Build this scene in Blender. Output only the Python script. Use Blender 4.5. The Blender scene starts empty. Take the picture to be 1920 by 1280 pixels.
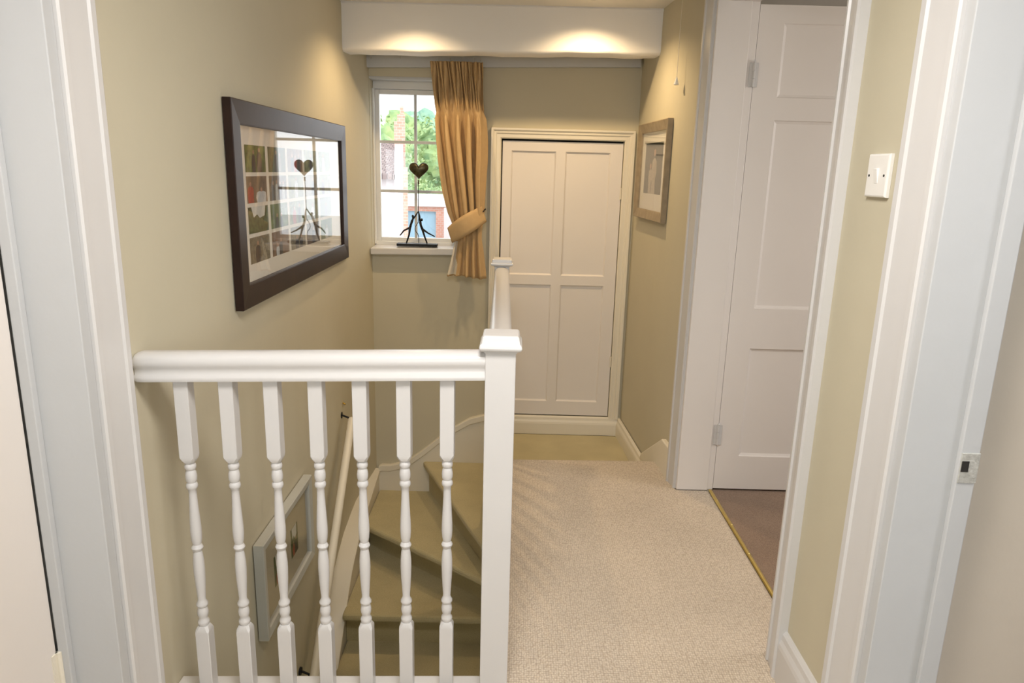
import bpy, math, random
from mathutils import Vector, Matrix, noise
random.seed(7)
sc = bpy.context.scene
COL = sc.collection
PI = math.pi

# ------------------------------------------------------------------ camera
cam_d = bpy.data.cameras.new('camera')
cam_d.sensor_width = 36.0
cam_d.lens = 36.0 * 1331.0 / 1920.0
cam_d.clip_start = 0.02
cam_d.clip_end = 200
cam = bpy.data.objects.new('camera', cam_d)
COL.objects.link(cam)
RR = ((0.99964128, 0.02672105, -0.00181713),
      (0.00803386, -0.23444257, 0.97209677),
      (0.02554943, -0.97176266, -0.23457315))
M = Matrix(((RR[0][0], -RR[0][1], -RR[0][2], 0.0),
            (RR[1][0], -RR[1][1], -RR[1][2], 0.0),
            (RR[2][0], -RR[2][1], -RR[2][2], 1.30),
            (0, 0, 0, 1)))
cam.matrix_world = M
sc.camera = cam

# ------------------------------------------------------------------ world, lights, exposure
w = bpy.data.worlds.new('overcast_sky')
sc.world = w
w.use_nodes = True
bg = w.node_tree.nodes['Background']
bg.inputs['Color'].default_value = (0.93, 0.97, 1.0, 1)
bg.inputs['Strength'].default_value = 2.1
sc.view_settings.view_transform = 'Standard'
sc.view_settings.look = 'None'
sc.view_settings.gamma = 1.0
sc.view_settings.use_curve_mapping = False
sc.view_settings.exposure = 0.50


def area_light(name, loc, target, sx, sy, power, color):
    d = bpy.data.lights.new(name, 'AREA')
    d.shape = 'RECTANGLE'
    d.size, d.size_y = sx, sy
    d.energy = power
    d.color = color
    o = bpy.data.objects.new(name, d)
    COL.objects.link(o)
    o.location = loc
    v = Vector(target) - Vector(loc)
    o.rotation_euler = v.to_track_quat('-Z', 'Y').to_euler()
    return o


# daylight through the landing window behind the camera and the windows of the side rooms, with an added overhead fill
area_light('landing_window_daylight', (-0.05, -1.90, 1.42), (-0.05, 2.6, 1.05), 1.1, 0.85, 9, (0.80, 0.93, 1.0))
area_light('landing_fill_light', (-0.02, 0.75, 2.000), (-0.02, 0.7501, 0.0), 0.45, 0.45, 18.5, (1.0, 0.98, 0.97))  # added fill light that brightens the landing walls, no known source
area_light('side_room_daylight', (2.5, -0.35, 1.30), (-0.8, 1.9, 0.6), 0.9, 1.0, 12, (0.97, 0.98, 1.0))
area_light('bedroom_daylight', (2.7, 2.0, 1.4), (1.2, 2.8, 0.9), 0.8, 0.8, 11, (1.0, 0.95, 0.9))


def spot(name, loc, power, size, blend):
    d = bpy.data.lights.new(name, 'SPOT')
    d.energy = power
    d.color = (1.0, 0.72, 0.40)
    d.spot_size = math.radians(size)
    d.spot_blend = blend
    d.shadow_soft_size = 0.02
    o = bpy.data.objects.new(name, d)
    COL.objects.link(o)
    o.location = loc
    return o


spot('downlight_beam', (-0.50, 3.36, 2.030), 16, 136, 0.75)
spot('downlight_beam', (0.31, 3.37, 2.030), 20, 144, 0.8)


# ------------------------------------------------------------------ materials
def mat(name, col, rough=0.6, noise_amt=0.05, nscale=8.0, bump=0.0, bscale=120.0, metal=0.0, spec=0.5, col2=None):
    m = bpy.data.materials.new(name)
    m.use_nodes = True
    nt = m.node_tree
    b = nt.nodes['Principled BSDF']
    tc = nt.nodes.new('ShaderNodeTexCoord')
    n = nt.nodes.new('ShaderNodeTexNoise')
    n.inputs['Scale'].default_value = nscale
    n.inputs['Detail'].default_value = 4
    nt.links.new(tc.outputs['Object'], n.inputs['Vector'])
    r = nt.nodes.new('ShaderNodeValToRGB')
    c2 = col2 if col2 else tuple(c * (1 - noise_amt) for c in col)
    r.color_ramp.elements[0].position = 0.3
    r.color_ramp.elements[1].position = 0.7
    r.color_ramp.elements[0].color = (*c2, 1)
    r.color_ramp.elements[1].color = (*col, 1)
    nt.links.new(n.outputs['Fac'], r.inputs['Fac'])
    nt.links.new(r.outputs['Color'], b.inputs['Base Color'])
    b.inputs['Roughness'].default_value = rough
    b.inputs['Metallic'].default_value = metal
    b.inputs['Specular IOR Level'].default_value = spec
    if bump:
        n2 = nt.nodes.new('ShaderNodeTexNoise')
        n2.inputs['Scale'].default_value = bscale
        n2.inputs['Detail'].default_value = 3
        nt.links.new(tc.outputs['Object'], n2.inputs['Vector'])
        bp = nt.nodes.new('ShaderNodeBump')
        bp.inputs['Strength'].default_value = bump
        bp.inputs['Distance'].default_value = 0.004
        nt.links.new(n2.outputs['Fac'], bp.inputs['Height'])
        nt.links.new(bp.outputs['Normal'], b.inputs['Normal'])
    return m


def carpet_mat(name, ca, cb, scale, dist, patch):
    """loop pile carpet: a field of little loops and slow patches of wear"""
    m = bpy.data.materials.new(name)
    m.use_nodes = True
    nt = m.node_tree
    b = nt.nodes['Principled BSDF']
    b.inputs['Roughness'].default_value = 0.95
    b.inputs['Specular IOR Level'].default_value = 0.15
    b.inputs['Sheen Weight'].default_value = 0.15
    tc = nt.nodes.new('ShaderNodeTexCoord')
    mp = nt.nodes.new('ShaderNodeMapping')
    mp.inputs['Scale'].default_value = (scale, scale * 0.8, scale)
    nt.links.new(tc.outputs['Object'], mp.inputs['Vector'])
    v = nt.nodes.new('ShaderNodeTexVoronoi')
    v.inputs['Scale'].default_value = 1.0
    v.inputs['Randomness'].default_value = 0.45
    nt.links.new(mp.outputs['Vector'], v.inputs['Vector'])
    r = nt.nodes.new('ShaderNodeValToRGB')
    r.color_ramp.elements[0].position = 0.15
    r.color_ramp.elements[1].position = 0.75
    r.color_ramp.elements[0].color = (*ca, 1)
    r.color_ramp.elements[1].color = (*cb, 1)
    nt.links.new(v.outputs['Distance'], r.inputs['Fac'])
    n = nt.nodes.new('ShaderNodeTexNoise')
    n.inputs['Scale'].default_value = patch
    n.inputs['Detail'].default_value = 5
    nt.links.new(tc.outputs['Object'], n.inputs['Vector'])
    r2 = nt.nodes.new('ShaderNodeValToRGB')
    r2.color_ramp.elements[0].position = 0.3
    r2.color_ramp.elements[1].position = 0.7
    r2.color_ramp.elements[0].color = (0.86, 0.86, 0.86, 1)
    r2.color_ramp.elements[1].color = (1, 1, 1, 1)
    nt.links.new(n.outputs['Fac'], r2.inputs['Fac'])
    mx = nt.nodes.new('ShaderNodeMix')
    mx.data_type = 'RGBA'
    mx.blend_type = 'MULTIPLY'
    mx.inputs[0].default_value = 1.0
    nt.links.new(r.outputs['Color'], mx.inputs[6])
    nt.links.new(r2.outputs['Color'], mx.inputs[7])
    nt.links.new(mx.outputs[2], b.inputs['Base Color'])
    bp = nt.nodes.new('ShaderNodeBump')
    bp.invert = True
    bp.inputs['Strength'].default_value = 0.8
    bp.inputs['Distance'].default_value = dist
    nt.links.new(v.outputs['Distance'], bp.inputs['Height'])
    nt.links.new(bp.outputs['Normal'], b.inputs['Normal'])
    return m


def brick_mat(name, c1, c2, mortar, scale, axis_xz=True):
    m = bpy.data.materials.new(name)
    m.use_nodes = True
    nt = m.node_tree
    b = nt.nodes['Principled BSDF']
    b.inputs['Roughness'].default_value = 0.9
    tc = nt.nodes.new('ShaderNodeTexCoord')
    sx = nt.nodes.new('ShaderNodeSeparateXYZ')
    cb = nt.nodes.new('ShaderNodeCombineXYZ')
    ad = nt.nodes.new('ShaderNodeMath')
    ad.operation = 'ADD'
    nt.links.new(tc.outputs['Object'], sx.inputs[0])
    nt.links.new(sx.outputs['X'], ad.inputs[0])
    nt.links.new(sx.outputs['Y'], ad.inputs[1])
    nt.links.new(ad.outputs[0], cb.inputs['X'])
    nt.links.new(sx.outputs['Z'], cb.inputs['Y'])
    br = nt.nodes.new('ShaderNodeTexBrick')
    br.inputs['Scale'].default_value = scale
    br.inputs['Color1'].default_value = (*c1, 1)
    br.inputs['Color2'].default_value = (*c2, 1)
    br.inputs['Mortar'].default_value = (*mortar, 1)
    nt.links.new(cb.outputs[0], br.inputs['Vector'])
    nt.links.new(br.outputs['Color'], b.inputs['Base Color'])
    return m


def glass_mat(name, rough=0.0, tint=(1, 1, 1)):
    m = bpy.data.materials.new(name)
    m.use_nodes = True
    nt = m.node_tree
    nt.nodes.remove(nt.nodes['Principled BSDF'])
    out = nt.nodes['Material Output']
    t = nt.nodes.new('ShaderNodeBsdfTransparent')
    t.inputs['Color'].default_value = (*tint, 1)
    g = nt.nodes.new('ShaderNodeBsdfGlossy')
    g.inputs['Roughness'].default_value = rough
    # reflectance from the angle between view and surface, the same from either side of the pane
    ge = nt.nodes.new('ShaderNodeNewGeometry')
    dt = nt.nodes.new('ShaderNodeVectorMath')
    dt.operation = 'DOT_PRODUCT'
    nt.links.new(ge.outputs['Incoming'], dt.inputs[0])
    nt.links.new(ge.outputs['Normal'], dt.inputs[1])
    prev = dt.outputs['Value']
    for op, val in (('ABSOLUTE', None), ('SUBTRACT', 1.0), ('POWER', 5.0), ('MULTIPLY_ADD', 0.96)):
        q = nt.nodes.new('ShaderNodeMath')
        q.operation = op
        if op == 'SUBTRACT':
            q.inputs[0].default_value = val
            nt.links.new(prev, q.inputs[1])
        else:
            nt.links.new(prev, q.inputs[0])
            if val is not None:
                q.inputs[1].default_value = val
            if op == 'MULTIPLY_ADD':
                q.inputs[2].default_value = 0.04
        prev = q.outputs[0]
    f = q
    mx = nt.nodes.new('ShaderNodeMixShader')
    nt.links.new(f.outputs[0], mx.inputs[0])
    nt.links.new(t.outputs[0], mx.inputs[1])
    nt.links.new(g.outputs[0], mx.inputs[2])
    nt.links.new(mx.outputs[0], out.inputs['Surface'])
    return m


WALL = mat('beige_wall_paint', (0.575, 0.530, 0.405), 0.85, 0.04, 3.0, 0.25, 18.0, spec=0.2)
ROOMW = mat('side_room_wall_paint', (0.62, 0.56, 0.48), 0.85, 0.05, 3.0, 0.3, 25.0, spec=0.2)
CEIL = mat('ceiling_paint', (0.86, 0.83, 0.77), 0.85, 0.03, 4.0, 0.1, 30.0)
WHITE = mat('white_gloss_paint', (0.615, 0.605, 0.60), 0.28, 0.02, 5.0, 0.12, 14.0)
WHITE2 = mat('white_satin_paint', (0.53, 0.54, 0.55), 0.45, 0.03, 4.0, 0.25, 22.0)
DOORW = mat('white_door_paint', (0.78, 0.735, 0.70), 0.5, 0.03, 3.0, 0.08, 40.0)
BEAMW = mat('beam_emulsion', (0.88, 0.86, 0.84), 0.6, 0.02, 4.0, 0.25, 14.0)
CREAM = mat('cream_gloss_paint', (0.78, 0.73, 0.62), 0.4, 0.03, 6.0, 0.1, 18.0)
PLASTIC = mat('white_plastic', (0.84, 0.83, 0.80), 0.3, 0.01)
CARPET = carpet_mat('landing_loop_carpet', (0.76, 0.66, 0.54), (0.50, 0.41, 0.32), 150, 0.004, 2.5)
STAIRC = carpet_mat('stair_pile_carpet', (0.68, 0.59, 0.35), (0.50, 0.43, 0.245), 420, 0.002, 6.0)
BEDC = carpet_mat('bedroom_brown_carpet', (0.42, 0.30, 0.22), (0.24, 0.16, 0.11), 330, 0.003, 5.0)
BRASS = mat('brass', (0.78, 0.60, 0.20), 0.28, 0.1, 30, metal=1.0)
DARKW = mat('dark_espresso_wood', (0.028, 0.013, 0.009), 0.38, 0.4, 12, spec=0.28)
TAUPE = mat('taupe_wood_frame', (0.34, 0.27, 0.18), 0.5, 0.25, 30)
GREYF = mat('pale_grey_frame', (0.50, 0.50, 0.46), 0.4, 0.05, 20)
MATBOARD = mat('cream_mat_board', (0.80, 0.77, 0.70), 0.8, 0.02)
UPVC = mat('window_white', (0.80, 0.80, 0.79), 0.35, 0.02)
LEAD = mat('glazing_bar_grey', (0.62, 0.64, 0.66), 0.4, 0.05)
BLACKM = mat('black_metal', (0.014, 0.015, 0.017), 0.5, 0.3, 60, spec=0.3)
HEARTM = mat('aged_bronze_heart', (0.12, 0.10, 0.055), 0.35, 0.0, 45, 0.2, 90, metal=0.8, col2=(0.04, 0.035, 0.02))
CURT = mat('tan_curtain_cloth', (0.56, 0.385, 0.20), 0.75, 0.08, 30, 0.15, 500, spec=0.3)
LINING = mat('cream_lining', (0.72, 0.66, 0.55), 0.8, 0.04)
DARKGAP = mat('dark_gap', (0.02, 0.018, 0.016), 0.9, 0.2)
STEEL = mat('painted_steel', (0.62, 0.62, 0.58), 0.35, 0.25, 120, 0.3, 200, metal=0.3)
GLASS = glass_mat('clear_glass')
RENDERW = mat('white_render', (0.66, 0.60, 0.60), 0.9, 0.06, 3)
BRICK = brick_mat('red_brick', (0.60, 0.30, 0.22), (0.66, 0.38, 0.30), (0.6, 0.52, 0.46), 5.0)
CONC = mat('pale_concrete', (0.6, 0.6, 0.58), 0.9, 0.1, 2)
BLUED = mat('pale_blue_door', (0.36, 0.58, 0.72), 0.6, 0.06, 4)
FLATROOF = mat('white_flat_roof', (0.8, 0.8, 0.8), 0.8, 0.05)
LEAF = mat('tree_leaves', (0.42, 0.52, 0.22), 0.8, 0.0, 2.2, 0.0, col2=(0.16, 0.30, 0.14))
LEAF2 = mat('tree_leaves_blue_green', (0.36, 0.52, 0.34), 0.8, 0.0, 2.0, 0.0, col2=(0.14, 0.30, 0.24))
BARK = mat('bark', (0.16, 0.12, 0.08), 0.9, 0.3, 12)


def tile_mat():
    m = bpy.data.materials.new('roof_tiles')
    m.use_nodes = True
    nt = m.node_tree
    b = nt.nodes['Principled BSDF']
    b.inputs['Roughness'].default_value = 0.9
    tc = nt.nodes.new('ShaderNodeTexCoord')
    br = nt.nodes.new('ShaderNodeTexBrick')
    br.inputs['Scale'].default_value = 6.0
    br.inputs['Mortar Size'].default_value = 0.035
    br.inputs['Row Height'].default_value = 0.5
    br.inputs['Color1'].default_value = (0.26, 0.20, 0.19, 1)
    br.inputs['Color2'].default_value = (0.36, 0.29, 0.27, 1)
    br.inputs['Mortar'].default_value = (0.08, 0.06, 0.06, 1)
    nt.links.new(tc.outputs['Object'], br.inputs['Vector'])
    nt.links.new(br.outputs['Color'], b.inputs['Base Color'])
    return m


TILES = tile_mat()


# ------------------------------------------------------------------ mesh builder
class MB:
    def __init__(self):
        self.v, self.f, self.mi, self.cur = [], [], [], 0

    def add(self, vs, fs):
        k = len(self.v)
        self.v += [tuple(p) for p in vs]
        for f in fs:
            self.f.append([k + i for i in f])
            self.mi.append(self.cur)
        return self

    def hexa(self, b, t):
        """b: 4 bottom points counter-clockwise from above, t: 4 top points"""
        return self.add(list(b) + list(t), [(3, 2, 1, 0), (4, 5, 6, 7), (0, 1, 5, 4), (1, 2, 6, 5), (2, 3, 7, 6), (3, 0, 4, 7)])

    def box(self, x0, x1, y0, y1, z0, z1):
        return self.hexa([(x0, y0, z0), (x1, y0, z0), (x1, y1, z0), (x0, y1, z0)],
                         [(x0, y0, z1), (x1, y0, z1), (x1, y1, z1), (x0, y1, z1)])

    def prism(self, poly, z0, z1):
        n = len(poly)
        vs = [(x, y, z0) for x, y in poly] + [(x, y, z1) for x, y in poly]
        fs = [tuple(range(n - 1, -1, -1)), tuple(range(n, 2 * n))]
        fs += [(i, (i + 1) % n, n + (i + 1) % n, n + i) for i in range(n)]
        return self.add(vs, fs)

    def loft(self, rings, close=True, caps=True):
        n = len(rings[0])
        vs = [p for r in rings for p in r]
        fs = []
        for j in range(len(rings) - 1):
            for i in range(n if close else n - 1):
                a = j * n + i
                b = j * n + (i + 1) % n
                fs.append((a, b, b + n, a + n))
        if caps and close:
            fs.append(tuple(range(n - 1, -1, -1)))
            fs.append(tuple(range((len(rings) - 1) * n, len(rings) * n)))
        return self.add(vs, fs)

    def tube(self, pts, r, seg=10):
        pts = [Vector(p) for p in pts]
        rs = r if isinstance(r, (list, tuple)) else [r] * len(pts)
        rings = []
        for i, p in enumerate(pts):
            d = (pts[min(i + 1, len(pts) - 1)] - pts[max(i - 1, 0)]).normalized()
            a = d.cross(Vector((0, 1, 0)))
            if a.length < 0.1:
                a = d.cross(Vector((1, 0, 0)))
            a.normalize()
            b = d.cross(a).normalized()
            rings.append([p + a * rs[i] * math.cos(2 * PI * k / seg) + b * rs[i] * math.sin(2 * PI * k / seg) for k in range(seg)])
        return self.loft(rings)

    def lathe(self, prof, cx, cy, seg=20):
        rings = [[(cx + r * math.cos(2 * PI * k / seg), cy + r * math.sin(2 * PI * k / seg), z) for k in range(seg)] for r, z in prof]
        return self.loft(rings)

    def ball(self, c, r, n=10, m=7, sc3=(1, 1, 1)):
        rings = []
        for j in range(m + 1):
            t = PI * (j + 0.02) / (m + 0.04)
            rings.append([(c[0] + r * sc3[0] * math.sin(t) * math.cos(2 * PI * k / n), c[1] + r * sc3[1] * math.sin(t) * math.sin(2 * PI * k / n), c[2] - r * sc3[2] * math.cos(t)) for k in range(n)])
        return self.loft(rings)

    def build(self, name, m, parent=None, bevel=0.0, smooth=False, seg=2):
        me = bpy.data.meshes.new(name)
        me.from_pydata(self.v, [], self.f)
        ms = m if isinstance(m, (list, tuple)) else [m]
        for x in ms:
            me.materials.append(x)
        for p, i in zip(me.polygons, self.mi):
            p.material_index = i
            p.use_smooth = smooth
        me.update()
        import bmesh
        bm = bmesh.new()
        bm.from_mesh(me)
        bmesh.ops.recalc_face_normals(bm, faces=bm.faces)
        bm.to_mesh(me)
        bm.free()
        o = bpy.data.objects.new(name, me)
        COL.objects.link(o)
        if parent:
            o.parent = parent
            o.matrix_parent_inverse = Matrix.Translation(parent.location).inverted() if parent.type == 'EMPTY' else Matrix()
        if bevel:
            md = o.modifiers.new('soft_edges', 'BEVEL')
            md.width = bevel
            md.segments = seg
            md.limit_method = 'ANGLE'
            md.angle_limit = math.radians(40)
        return o


def autosmooth(o, ang=40):
    me = o.data
    for p in me.polygons:
        p.use_smooth = True
    try:
        me.set_sharp_from_angle(angle=math.radians(ang))
    except Exception:
        pass
    return o


def thing(name, label, cat, loc=(0, 0, 0), group=None):
    o = bpy.data.objects.new(name, None)
    o.empty_display_size = 0.05
    COL.objects.link(o)
    o.location = loc
    o['label'] = label
    o['category'] = cat
    if group:
        o['group'] = group
    return o


def tag(o, label, cat, group=None):
    o['label'] = label
    o['category'] = cat
    if group:
        o['group'] = group
    return o


def struct(o, label=None, cat=None):
    o['kind'] = 'structure'
    if label:
        o['label'] = label
    if cat:
        o['category'] = cat
    return o


def wall_with_holes(mb, axis, a0, a1, face, back, z0, z1, holes):
    """vertical slab between coordinate face/back on the other axis; holes = (a_start, a_end, z_start, z_end) sorted"""
    def bx(p, q, s, t):
        if q - p < 1e-5 or t - s < 1e-5:
            return
        lo, hi = min(face, back), max(face, back)
        if axis == 'y':
            mb.box(lo, hi, p, q, s, t)
        else:
            mb.box(p, q, lo, hi, s, t)
    cur = a0
    for (h0, h1, s, t) in holes:
        bx(cur, h0, z0, z1)
        bx(h0, h1, z0, s)
        bx(h0, h1, t, z1)
        cur = h1
    bx(cur, a1, z0, z1)


# ------------------------------------------------------------------ shell of the landing
CZ = 2.045
LX = -0.86
# left wall: straight beside the stairs, then easing in towards the window corner
mb = MB()
wall_with_holes(mb, 'y', -2.0, 1.39, LX, -1.10, -0.3, CZ, [(0.56, 1.39, -0.02, 1.96)])
prof = [(LX, 1.39), (LX, 3.0), (-0.855, 3.35), (-0.846, 3.6), (-0.828, 3.74), (-0.803, 3.85), (-0.792, 3.92), (-0.792, 4.2)]
mb.prism([(-1.10, 1.39)] + prof + [(-1.10, 4.2)], -2.6, CZ + 0.1)
wl = mb.build('wall_left', WALL)
struct(autosmooth(wl, 30), 'beige painted wall on the left that runs down beside the stairs', 'wall')

# right wall: near pier, doorway, pier with the switch, doorway, slanting far pier
RX = 0.74
mb = MB()
wall_with_holes(mb, 'y', -2.0, 1.725, RX, 0.86, 0.0, CZ, [(0.46, 1.279, -0.0, 1.96)])
mb.prism([(0.740, 1.725), (0.86, 1.725), (0.86, 2.80), (0.712, 2.80)], 1.93, CZ)
mb.prism([(0.712, 2.80), (0.86, 2.80), (0.86, 4.2), (0.632, 4.2), (0.632, 3.92)], -0.4, CZ + 0.1)
struct(mb.build('wall_right', WALL), 'beige painted wall on the right with the light switch and doorways', 'wall')

# far wall with the window opening and the cupboard opening
mb = MB()
wall_with_holes(mb, 'x', -1.10, 0.86, 3.92, 4.10, -2.6, CZ + 0.1,
                [(-0.790, -0.325, 0.852, 1.757), (-0.09, 0.562, -0.088, 1.462)])
struct(mb.build('wall_back', WALL), 'olive beige far wall with the window and the cupboard door', 'wall')
mb = MB()
mb.box(-0.2, 0.7, 4.45, 4.5, -0.2, 1.6)
mb.box(-0.2, -0.15, 4.1, 4.45, -0.2, 1.6)
mb.box(0.65, 0.7, 4.1, 4.45, -0.2, 1.6)
mb.box(-0.2, 0.7, 4.1, 4.5, 1.55, 1.6)
mb.box(-0.2, 0.7, 4.1, 4.5, -0.2, -0.15)
struct(mb.build('wall_cupboard', ROOMW))

# wall behind the camera with a window in it
mb = MB()
wall_with_holes(mb, 'x', -1.10, 3.2, -2.0, -2.15, -0.3, CZ, [(-0.65, 0.55, 0.98, 1.96), (1.9, 2.8, 0.9, 1.9)])
struct(mb.build('wall_front', WALL))
for nm, x0, x1, z0, z1 in (('window_2', -0.65, 0.55, 0.98, 1.96), ('window_3', 1.9, 2.8, 0.9, 1.9)):
    mb = MB()
    t = 0.05
    mb.box(x0, x1, -2.1, -2.05, z0, z0 + t)
    mb.box(x0, x1, -2.1, -2.05, z1 - t, z1)
    for xx in (x0, (x0 + x1) / 2 - t / 2, x1 - t):
        mb.box(xx, xx + t, -2.1, -2.05, z0 + t, z1 - t)
    wn = struct(mb.build(nm, UPVC))
    MB().box(x0 + t, x1 - t, -2.078, -2.074, z0 + t, z1 - t).build('pane', GLASS, wn)

# room beyond the right doorway and the bedroom beyond
mb = MB()
mb.box(0.872, 3.2, 1.30, 1.42, -0.3, CZ)
struct(mb.build('wall_partition', ROOMW), 'pale beige wall of the room seen past the right hand door jamb', 'wall')
mb = MB()
mb.box(3.2, 3.3, -2.15, 4.2, -0.3, CZ)
mb.box(0.86, 3.3, 4.1, 4.2, -0.3, CZ)
struct(mb.build('wall_rooms', ROOMW))
mb = MB()
mb.box(-1.35, -1.30, -2.15, 1.6, -0.3, CZ)
mb.box(-1.30, -1.10, 1.5, 1.6, -0.3, CZ)
struct(mb.build('wall_left_room', ROOMW))
mb = MB()
mb.box(0.86, 3.2, 1.42, 4.1, -0.12, -0.004)
struct(mb.build('floor_bedroom', BEDC), 'brown carpet of the room behind the open door', 'floor')
mb = MB()
mb.box(0.86, 3.2, -2.0, 1.30, -0.12, -0.002)
struct(mb.build('floor_side_room', BEDC))

# ceiling
mb = MB()
mb.box(-1.35, 3.3, -2.15, 3.66, CZ, CZ + 0.1)
mb.box(-1.35, 3.3, 3.66, 4.2, CZ, CZ + 0.1)
struct(mb.build('ceiling', CEIL), 'white ceiling above the landing', 'ceiling')
mb = MB()
mb.hexa([(-0.86, 3.68, 1.858), (0.68, 3.68, 1.892), (0.68, 3.95, 1.892), (-0.86, 3.95, 1.858)],
        [(-0.86, 3.68, 2.045), (0.68, 3.68, 2.045), (0.68, 3.95, 2.045), (-0.86, 3.95, 2.045)])
struct(mb.build('ceiling_soffit', CEIL), 'low ceiling between the beam and the far wall', 'ceiling')

# boxed beam
mb = MB()
n = 24
rings = []
for i in range(n + 1):
    t = i / n
    x = -0.853 + (0.672 + 0.853) * t
    zb = 1.826 + 0.018 * t + 0.002 * math.sin(t * 19) + 0.0015 * math.sin(t * 47)
    yo = 3.585 - 0.015 * t
    zt = 2.05
    rings.append([(x, yo, zt), (x, yo - 0.006, zt - 0.012), (x, yo + 0.002, zt - 0.02), (x, yo, zb + 0.016), (x, yo + 0.004, zb + 0.006), (x, yo + 0.014, zb), (x, yo + 0.11, zb), (x, yo + 0.11, zt)])
mb.loft(rings)
bm_ = mb.build('trim_1', BEAMW)
struct(autosmooth(bm_, 50), 'deep white boxed beam across the ceiling', 'beam')

# white board the curtain hangs from
mb = MB()
mb.hexa([(-0.80, 3.895, 1.797), (0.622, 3.895, 1.832), (0.622, 3.92, 1.832), (-0.80, 3.92, 1.797)],
        [(-0.80, 3.895, 1.860), (0.622, 3.895, 1.893), (0.622, 3.92, 1.893), (-0.80, 3.92, 1.860)])
struct(mb.build('trim_2', WHITE2, bevel=0.003), 'long white batten along the top of the far wall', 'batten')

# floors
mb = MB()
mb.prism([(-0.86, -2.0), (0.86, -2.0), (0.86, 1.262), (0.74, 1.262), (0.74, 1.725), (0.852, 1.725), (0.852, 2.80), (0.72, 2.80), (0.70, 3.105), (-0.045, 3.075), (-0.022, 1.56), (-0.86, 1.545)], -0.17, 0.0)
mb.box(-1.3, -0.86, 0.56, 1.36, -0.17, 0.0)
fl = mb.build('floor', CARPET, bevel=0.018, seg=3)
struct(fl, 'pale beige loop pile carpet of the landing', 'floor')

# ------------------------------------------------------------------ staircase
st = thing('staircase', 'winding carpeted staircase going down behind the white balusters', 'staircase', (-0.45, 3.0, -0.95))


def step(poly, z, name='step', th=0.19, over=None):
    mbs = MB()
    mbs.prism(poly, z - th - 0.004, z - 0.035)
    o = mbs.build(name, STAIRC, st, bevel=0.004)
    mbn = MB()
    mbn.prism(over if over else poly, z - 0.038, z)
    a = mbn.build('tread', STAIRC, o, bevel=0.014, seg=3)
    return o


SL = -0.775   # face of the left string
SR = -0.060   # inner face
# lower landing in front of the cupboard
step([(-0.085, 3.09), (0.68, 3.09), (0.64, 3.905), (-0.06, 3.905)], -0.19, 'quarter_landing', 0.19,
     [(-0.112, 3.06), (0.68, 3.09), (0.64, 3.905), (-0.09, 3.905)])
step([(-0.115, 3.11), (-0.05, 3.06), (-0.04, 3.905), (-0.480, 3.905)], -0.38, 'winder_step', 0.19,
     [(-0.118, 2.955), (-0.05, 3.00), (-0.04, 3.905), (-0.516, 3.905)])
step([(SR, 3.06), (SR, 3.2), (-0.42, 3.905), (SL, 3.905), (SL, 3.600)], -0.57, 'winder_step', 0.19,
     [(SR, 2.93), (SR, 3.2), (-0.42, 3.905), (SL, 3.905), (SL, 3.470)])
step([(SL, 3.02), (SR, 3.02), (SR, 3.16), (SL, 3.72)], -0.76, 'winder_step', 0.19,
     [(SL, 2.95), (SR, 2.95), (SR, 3.16), (SL, 3.72)])
for i in range(7):
    z = -0.95 - 0.19 * i
    y = 2.745 - 0.23 * i
    step([(SL, y + 0.035), (SR, y + 0.035), (SR, y + 0.32), (SL, y + 0.32)], z, 'step', 0.19,
         [(SL, y), (SR, y), (SR, y + 0.31), (SL, y + 0.31)])

# left string board: level by the window then falling with the flight
def string_top(y):
    pts = [(1.2, -2.07), (2.50, -1.21 + 0.0), (2.86, -0.92), (3.02, -0.755), (3.16, -0.635), (3.40, -0.535), (3.70, -0.478), (3.92, -0.430)]
    for (a, za), (b, zb) in zip(pts, pts[1:]):
        if a <= y <= b:
            return za + (zb - za) * (y - a) / (b - a)
    return pts[0][1]


def board_loft(pts_face, depth_dir, thick, drop, cap_w, name, m, parent):
    """skirting style board whose top edge follows pts_face; a rounded cap band and a recessed face below"""
    d = Vector(depth_dir)
    rings = []
    for p, low in pts_face:
        p = Vector(p)
        b = p - d * thick
        rings.append([p.copy(), p + d * 0 + Vector((0, 0, -0.004)) + d * 0.004, p + d * 0.004 + Vector((0, 0, -cap_w + 0.008)), p - d * 0.003 + Vector((0, 0, -cap_w)), Vector((p.x, p.y, low)) - d * 0.005, Vector((b.x, b.y, low)), Vector((b.x, b.y, p.z))])
    return autosmooth(MB().loft(rings).build(name, m, parent), 35)


ys = [1.6, 2.0, 2.4, 2.6, 2.8, 2.9, 2.98, 3.06, 3.14, 3.22, 3.35, 3.5, 3.65, 3.8, 3.905]
board_loft([((-0.772, y, string_top(y)), string_top(y) - 0.42) for y in ys], (1, 0, 0), 0.095, 0.4, 0.03, 'string_board', CREAM, st)
bs = [(-0.775, -0.420), (-0.758, -0.410), (-0.709, -0.411), (-0.649, -0.396), (-0.584, -0.364), (-0.524, -0.318), (-0.411, -0.222), (-0.320, -0.154), (-0.241, -0.106), (-0.157, -0.082), (-0.10, -0.077), (-0.02, -0.077)]
board_loft([((x, 3.895, z), -0.8 if x < -0.45 else -0.55) for x, z in bs], (0, -1, 0), 0.025, 0.4, 0.042, 'curved_string_board', CREAM, st)

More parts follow.
